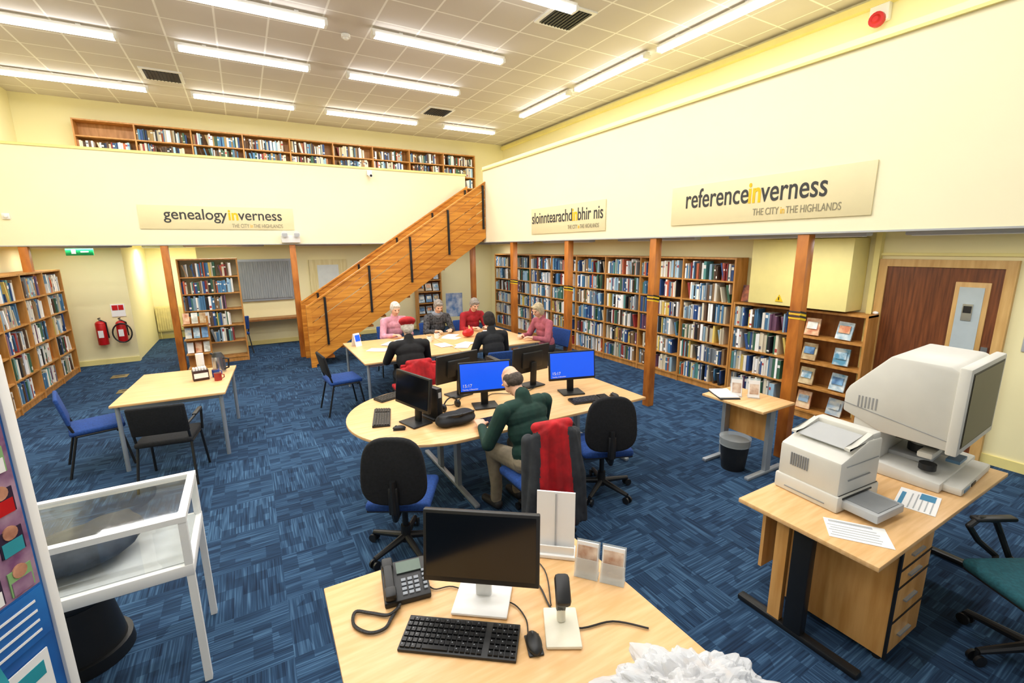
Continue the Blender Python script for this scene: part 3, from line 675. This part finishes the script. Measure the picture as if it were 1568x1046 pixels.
f=B('tea_caddy',mat('dark_box','3A2420'),paper,red);f.bb(-.08,.08,-.06,.06,0,.12,0,bev=.003);f.bb(-.07,.07,-.061,-.059,.03,.09,1)
for k in range(5):f.bb(-.07+k*.028,-.05+k*.028,-.04,.04,.12,.15,1)
f.done((-.6,6.45,.731),10)
mug((-.45,6.5,.731),mat('blue_mug','3050A0'));mug((-.42,6.3,.731),mat('red_mug','A03028'))
# display case
f=B('glass_display_case',white,mglass,mat('grey_felt','C9CCCC',.8))
X0,X1,Y0,Y1=-1.35,-.39,2.58,3.14
f.bb(X0,X1,Y0,Y1,.64,.70,0,bev=.004);f.bb(X0+.03,X1-.03,Y0+.03,Y1-.03,.70,.705,2)
for x in(X0+.019,X1-.019):
    for y in(Y0+.019,Y1-.019):f.bb(x-.017,x+.017,y-.017,y+.017,.0,.94,0)
f.bb(X0,X1,Y0,Y0+.036,.935,.965,0);f.bb(X0,X1,Y1-.036,Y1,.935,.965,0);f.bb(X0,X0+.036,Y0+.036,Y1-.036,.935,.965,0);f.bb(X1-.036,X1,Y0+.036,Y1-.036,.935,.965,0)
f.bb(X0+.037,X1-.037,Y0+.037,Y1-.037,.952,.956,1)
f.bb(X0+.037,X1-.037,Y0+.01,Y0+.013,.701,.934,1);f.bb(X0+.037,X1-.037,Y1-.013,Y1-.01,.701,.934,1);f.bb(X1-.013,X1-.01,Y0+.037,Y1-.037,.701,.934,1)
f.done()
blob('grey_cushion',[('e',(0,0,.085),(.25,.19,.085),None,0),('e',(.12,.04,.1),(.15,.14,.085),None,0),('c',(-.2,-.08,.06),(.1,-.15,.08),.03,.03,0),('c',(-.1,.02,.15),(.2,.1,.16),.025,.02,0)],[cm('grey_cushion_cloth','464B52')],.012,2,(-.88,2.86,.71),10)
f=B('kick_stool',black,mat('rubber_top','2A2C30',.8));f.cyl((0,0,0),(0,0,.07),.22,0,.215,n=32);f.cyl((0,0,.07),(0,0,.36),.19,0,.145,n=32);f.cyl((0,0,.36),(0,0,.41),.15,0,.145,n=32,bev=.01);f.cyl((0,0,.41),(0,0,.42),.13,1,n=32);f.done((-1.02,3.12,0))
# leaflet stand near camera
f=B('leaflet_display_stand',white,mat('poster_blue','2478C8',.5,col2='184C98',scale=3),mat('poster_purple','6A3068',.5,col2='B89AB0',scale=8),paper,red,mat('leaf_green','8AB87A'),mat('leaf_teal','2A98A8'),mat('poster_skin','D8A080',.5,col2='8A5040',scale=14),mat('poster_dark','2A1838',.5))
f.bb(-.9,-.02,.0,.04,0,1.95,1);f.bb(-.02,.012,-.012,.05,0,1.95,0,bev=.004)
f.bb(-.5,-.03,-.004,-.001,1.2,1.9,2)
random.seed(9)
for i in range(5):
    for j in range(5):
        cx=-.08-i*.09;cz=1.26+j*.13;f.bb(cx-.035,cx+.035,-.007,-.004,cz-.05,cz+.03,8 if (i+j)%3 else 5);f.cyl((cx,-.0045,cz+.02),(cx,-.009,cz+.02),.022,7,n=14);f.bb(cx-.03,cx+.03,-.0085,-.004,cz-.05,cz-.005,(2,6,4,3)[(i*3+j)%4])
f.bb(-.5,-.03,-.006,-.002,1.02,1.19,1)
for k,w_ in enumerate((.3,.22,.26,.18)):f.bb(-.06-w_,-.06,-.008,-.006,1.15-k*.035,1.158-k*.035,3)
f.bb(-.22,-.06,-.008,-.004,.80,.98,3);f.bb(-.20,-.08,-.0095,-.004,.90,.95,6)
for j in range(4):
    z=.2+j*.27;f.bb(-.88,-.22,-.10,-.002,z-.02,z,0)
    for i in range(6):
        f.box((-.29-i*.11,-.05,z+.11),(.10,.012,.21),(3,4,5,6,2,3)[(i+j)%6],r=(-9+random.uniform(-4,4),random.uniform(-8,8),0))
f.done((-.68,1.93,0),62)
# ================= WALL THINGS =================
f=B('window_1',white,mat('blind_grey','8E9598',.7,col2='A8AEB0',st=(30,1,1),scale=3),metal)
f.bb(-.17,.98,12.38,12.429,1.05,2.02,2);f.bb(-.12,.93,12.365,12.385,1.10,1.97,1)
for k in range(22):
    x=-.11+k*.048;f.box((x+.02,12.36,1.54),(.044,.004,.86),1,r=(0,0,18))
f.done()
f=B('wall_counter',oakD,oak);f.bb(-.3,1.35,12.0,12.4,.62,.66,0);f.bb(-.3,-.26,12.0,12.4,0,.62,1);f.bb(1.3,1.34,12.0,12.4,0,.62,1);f.done()
f=B('door_1',wood('pale_door','E8DCA8','DACB90',(8,8,1)),mat('frosted_glass','D8E0DC',.3,amt=.03),metal)
f.bb(1.37,2.25,12.37,12.429,0,1.98,0);f.bb(1.55,2.05,12.36,12.38,1.1,1.85,1);f.cyl((1.48,12.3,1.0),(1.48,12.37,1.0),.02,2);f.done()
f=B('door_2',darkwood,wood('frame_wood','D8B070','C49858',(8,8,1)),mat('door_glass','B8C4C8',.1,amt=.03),black,chrome)
f.bb(6.36,6.419,1.42,1.50,0,1.98,1);f.bb(6.36,6.419,2.46,2.54,0,1.98,1);f.bb(6.36,6.419,1.42,2.54,1.98,2.06,1)
f.bb(6.38,6.419,1.50,2.46,0,1.98,0)
f.bb(6.365,6.385,1.58,1.85,.95,1.84,1,bev=.004);f.bb(6.358,6.368,1.62,1.81,1.0,1.79,2)
f.bb(6.35,6.36,1.68,1.76,1.45,1.62,4);f.bb(6.34,6.352,1.69,1.75,1.53,1.60,3)
f.bb(6.36,6.38,1.52,1.57,.9,1.2,4)
f.done()
f=B('trim_2',yel);f.bb(6.34,6.42,2.545,2.60,0,2.37);f.bb(6.38,6.42,1.2,2.62,2.10,2.13);f.done()
f=B('electrical_cupboard',yel,black,mat('hazard_yellow','E8C21A'))
f.bb(6.04,6.41,2.68,3.90,1.45,2.30,0,bev=.004);f.bb(6.035,6.042,3.28,3.285,1.47,2.29,1)
f.prism([(3.42,1.50),(3.52,1.50),(3.47,1.59)],'x',6.03,6.041,2);f.bb(6.025,6.04,3.465,3.475,1.52,1.56,1);f.done()
f=B('standing_booklet',mat('cover_dark','3A2A3A',.4,col2='C07050',scale=10));f.box((0,0,.12),(.16,.02,.24),0,r=(-10,0,0));f.done((6.25,4.05,1.425),-90)
f=B('light_switch',plast2,white);f.bb(6.405,6.42,1.1,1.3,1.2,1.42,0,bev=.003)
for i in range(3):
    for j in range(2):f.bb(6.40,6.407,1.12+i*.06,1.16+i*.06,1.24+j*.09,1.29+j*.09,1)
f.done()
f=B('conduit_pipe',white);f.tube([(6.34,2.50,1.42),(6.34,2.50,.05)],.012,0);f.sph((6.34,2.50,1.44),(.02,.03,.02),0);f.done()
def ext(loc,r=.075,h=.42,loop=0):
    f=B('fire_extinguisher',red,black,paper,chrome);f.cyl((0,0,.02),(0,0,h),r,0,n=24,bev=.01);f.sph((0,0,h),(r,r,.06),0);f.cyl((0,0,h+.04),(0,0,h+.09),.02,3);f.box((0,-.03,h+.11),(.025,.12,.02),1,bev=.005)
    f.tube([(.02,-.02,h+.07),(.09,-.02,h+.02),(.1,-.02,.15)],.012,1);f.box((0,-r-.001,h*.55),(.08,.004,.14),2);f.box((0,r+.01,h*.6),(.05,.03,.1),3)
    if loop:f.tube([(.15*math.cos(a)+.02,-.09,.22+.19*math.sin(a)) for a in np.linspace(0,6.28,24)],.013,1)
    f.done(loc)
ext((-2.60,11.83,.40),.085,.44);ext((-2.29,11.83,.42),.08,.40,1)
f=B('safety_notice',paper,red);f.bb(-2.42,-2.2,11.935,11.95,.95,1.2,0);f.bb(-2.4,-2.31,11.93,11.936,1.08,1.18,1);f.bb(-2.3,-2.22,11.93,11.936,1.08,1.18,1);f.done()
f=B('radiator',mat('cream_radiator','EBDD98',.4))
f.bb(-2.1,-1.1,14.55,14.6,.2,.85,0,bev=.01)
for k in range(20):f.bb(-2.09+k*.05,-2.065+k*.05,14.535,14.55,.24,.81,0)
f.bb(-1.95,-1.9,14.6,14.66,.4,.5,0);f.bb(-1.3,-1.25,14.6,14.66,.4,.5,0);f.tube([(-1.15,14.58,.2),(-1.15,14.58,.02)],.012,0);f.tube([(-2.05,14.58,.2),(-2.05,14.58,.02)],.012,0);f.done()
f=B('exit_sign',mat('exit_green','0A8A4A',.4,emit=.4),white);f.box((0,0,0),(.38,.03,.13),0,bev=.003);f.box((-.08,-.016,0),(.06,.003,.07),1);f.box((.07,-.016,0),(.11,.003,.025),1);f.box((0,0,.085),(.4,.05,.04),1);f.done((-2.55,11.2,2.24),0)
f=B('emergency_light',white,plast2);f.box((0,0,0),(.34,.08,.14),0,bev=.01)
for s in(-1,1):f.cyl((s*.11,-.03,.1),(s*.11,-.1,.09),.055,0,.06);f.cyl((s*.11,-.1,.09),(s*.11,-.103,.09),.05,1)
f.done((.86,10.36,2.44))
f=B('security_camera',white,black);f.box((0,0,0),(.1,.08,.1),0,bev=.01);f.cyl((0,-.02,-.04),(0,-.14,-.07),.035,0);f.cyl((0,-.14,-.07),(0,-.143,-.071),.025,1);f.done((2.5,10.36,3.8))
f=B('wall_socket_box',white);f.box((0,0,0),(.09,.03,.09),0,bev=.005);f.sph((0,-.02,0),(.03,.02,.03));f.done((-3.15,10.385,2.8))
f=B('alarm_bell',red,white);f.box((.03,0,0),(.08,.2,.2),1,bev=.01);f.cyl((0,0,-.08),(-.06,0,-.08),.08,0);f.cyl((-.06,0,-.08),(-.08,0,-.08),.05,0,.03);f.done((6.82,3.1,4.90))
for p in((-2.2,10.6),(-3.0,7.6),(-1.9,9.4),(5.2,8.2)):
    f=B('floor_socket',mat('brass_plate','8A7A50',.5,.3),black);f.box((0,0,.004),(.24,.24,.008),0,bev=.003);f.box((0,.03,.0085),(.14,.04,.002),1);f.done((*p,0))
f=B('leaflet_rack',oak,paper,*COVERS)
f.bb(-.2,.2,0,.3,0,.05,0);f.bb(-.2,.2,.27,.3,0,1.0,0)
for j in range(3):
    f.bb(-.2,.2,.02,.28,.3+j*.28,.32+j*.28,0)
    for i in range(3):f.box((-.13+i*.13,.12,.43+j*.28),(.1,.015,.2),1+(i*2+j)%7,r=(-15,0,0))
f.done((-.93,10.3,0),0)
f=B('display_poster',mat('poster_sky','2A78C0',.5,col2='E8F0F8',scale=5),metal);f.box((0,0,.8),(.42,.02,.6),0);f.box((-.15,.02,.27),(.03,.02,.54),1);f.box((.15,.02,.27),(.03,.02,.54),1);f.box((0,.03,.012),(.42,.25,.024),1);f.done((4.55,10.9,0),-15)
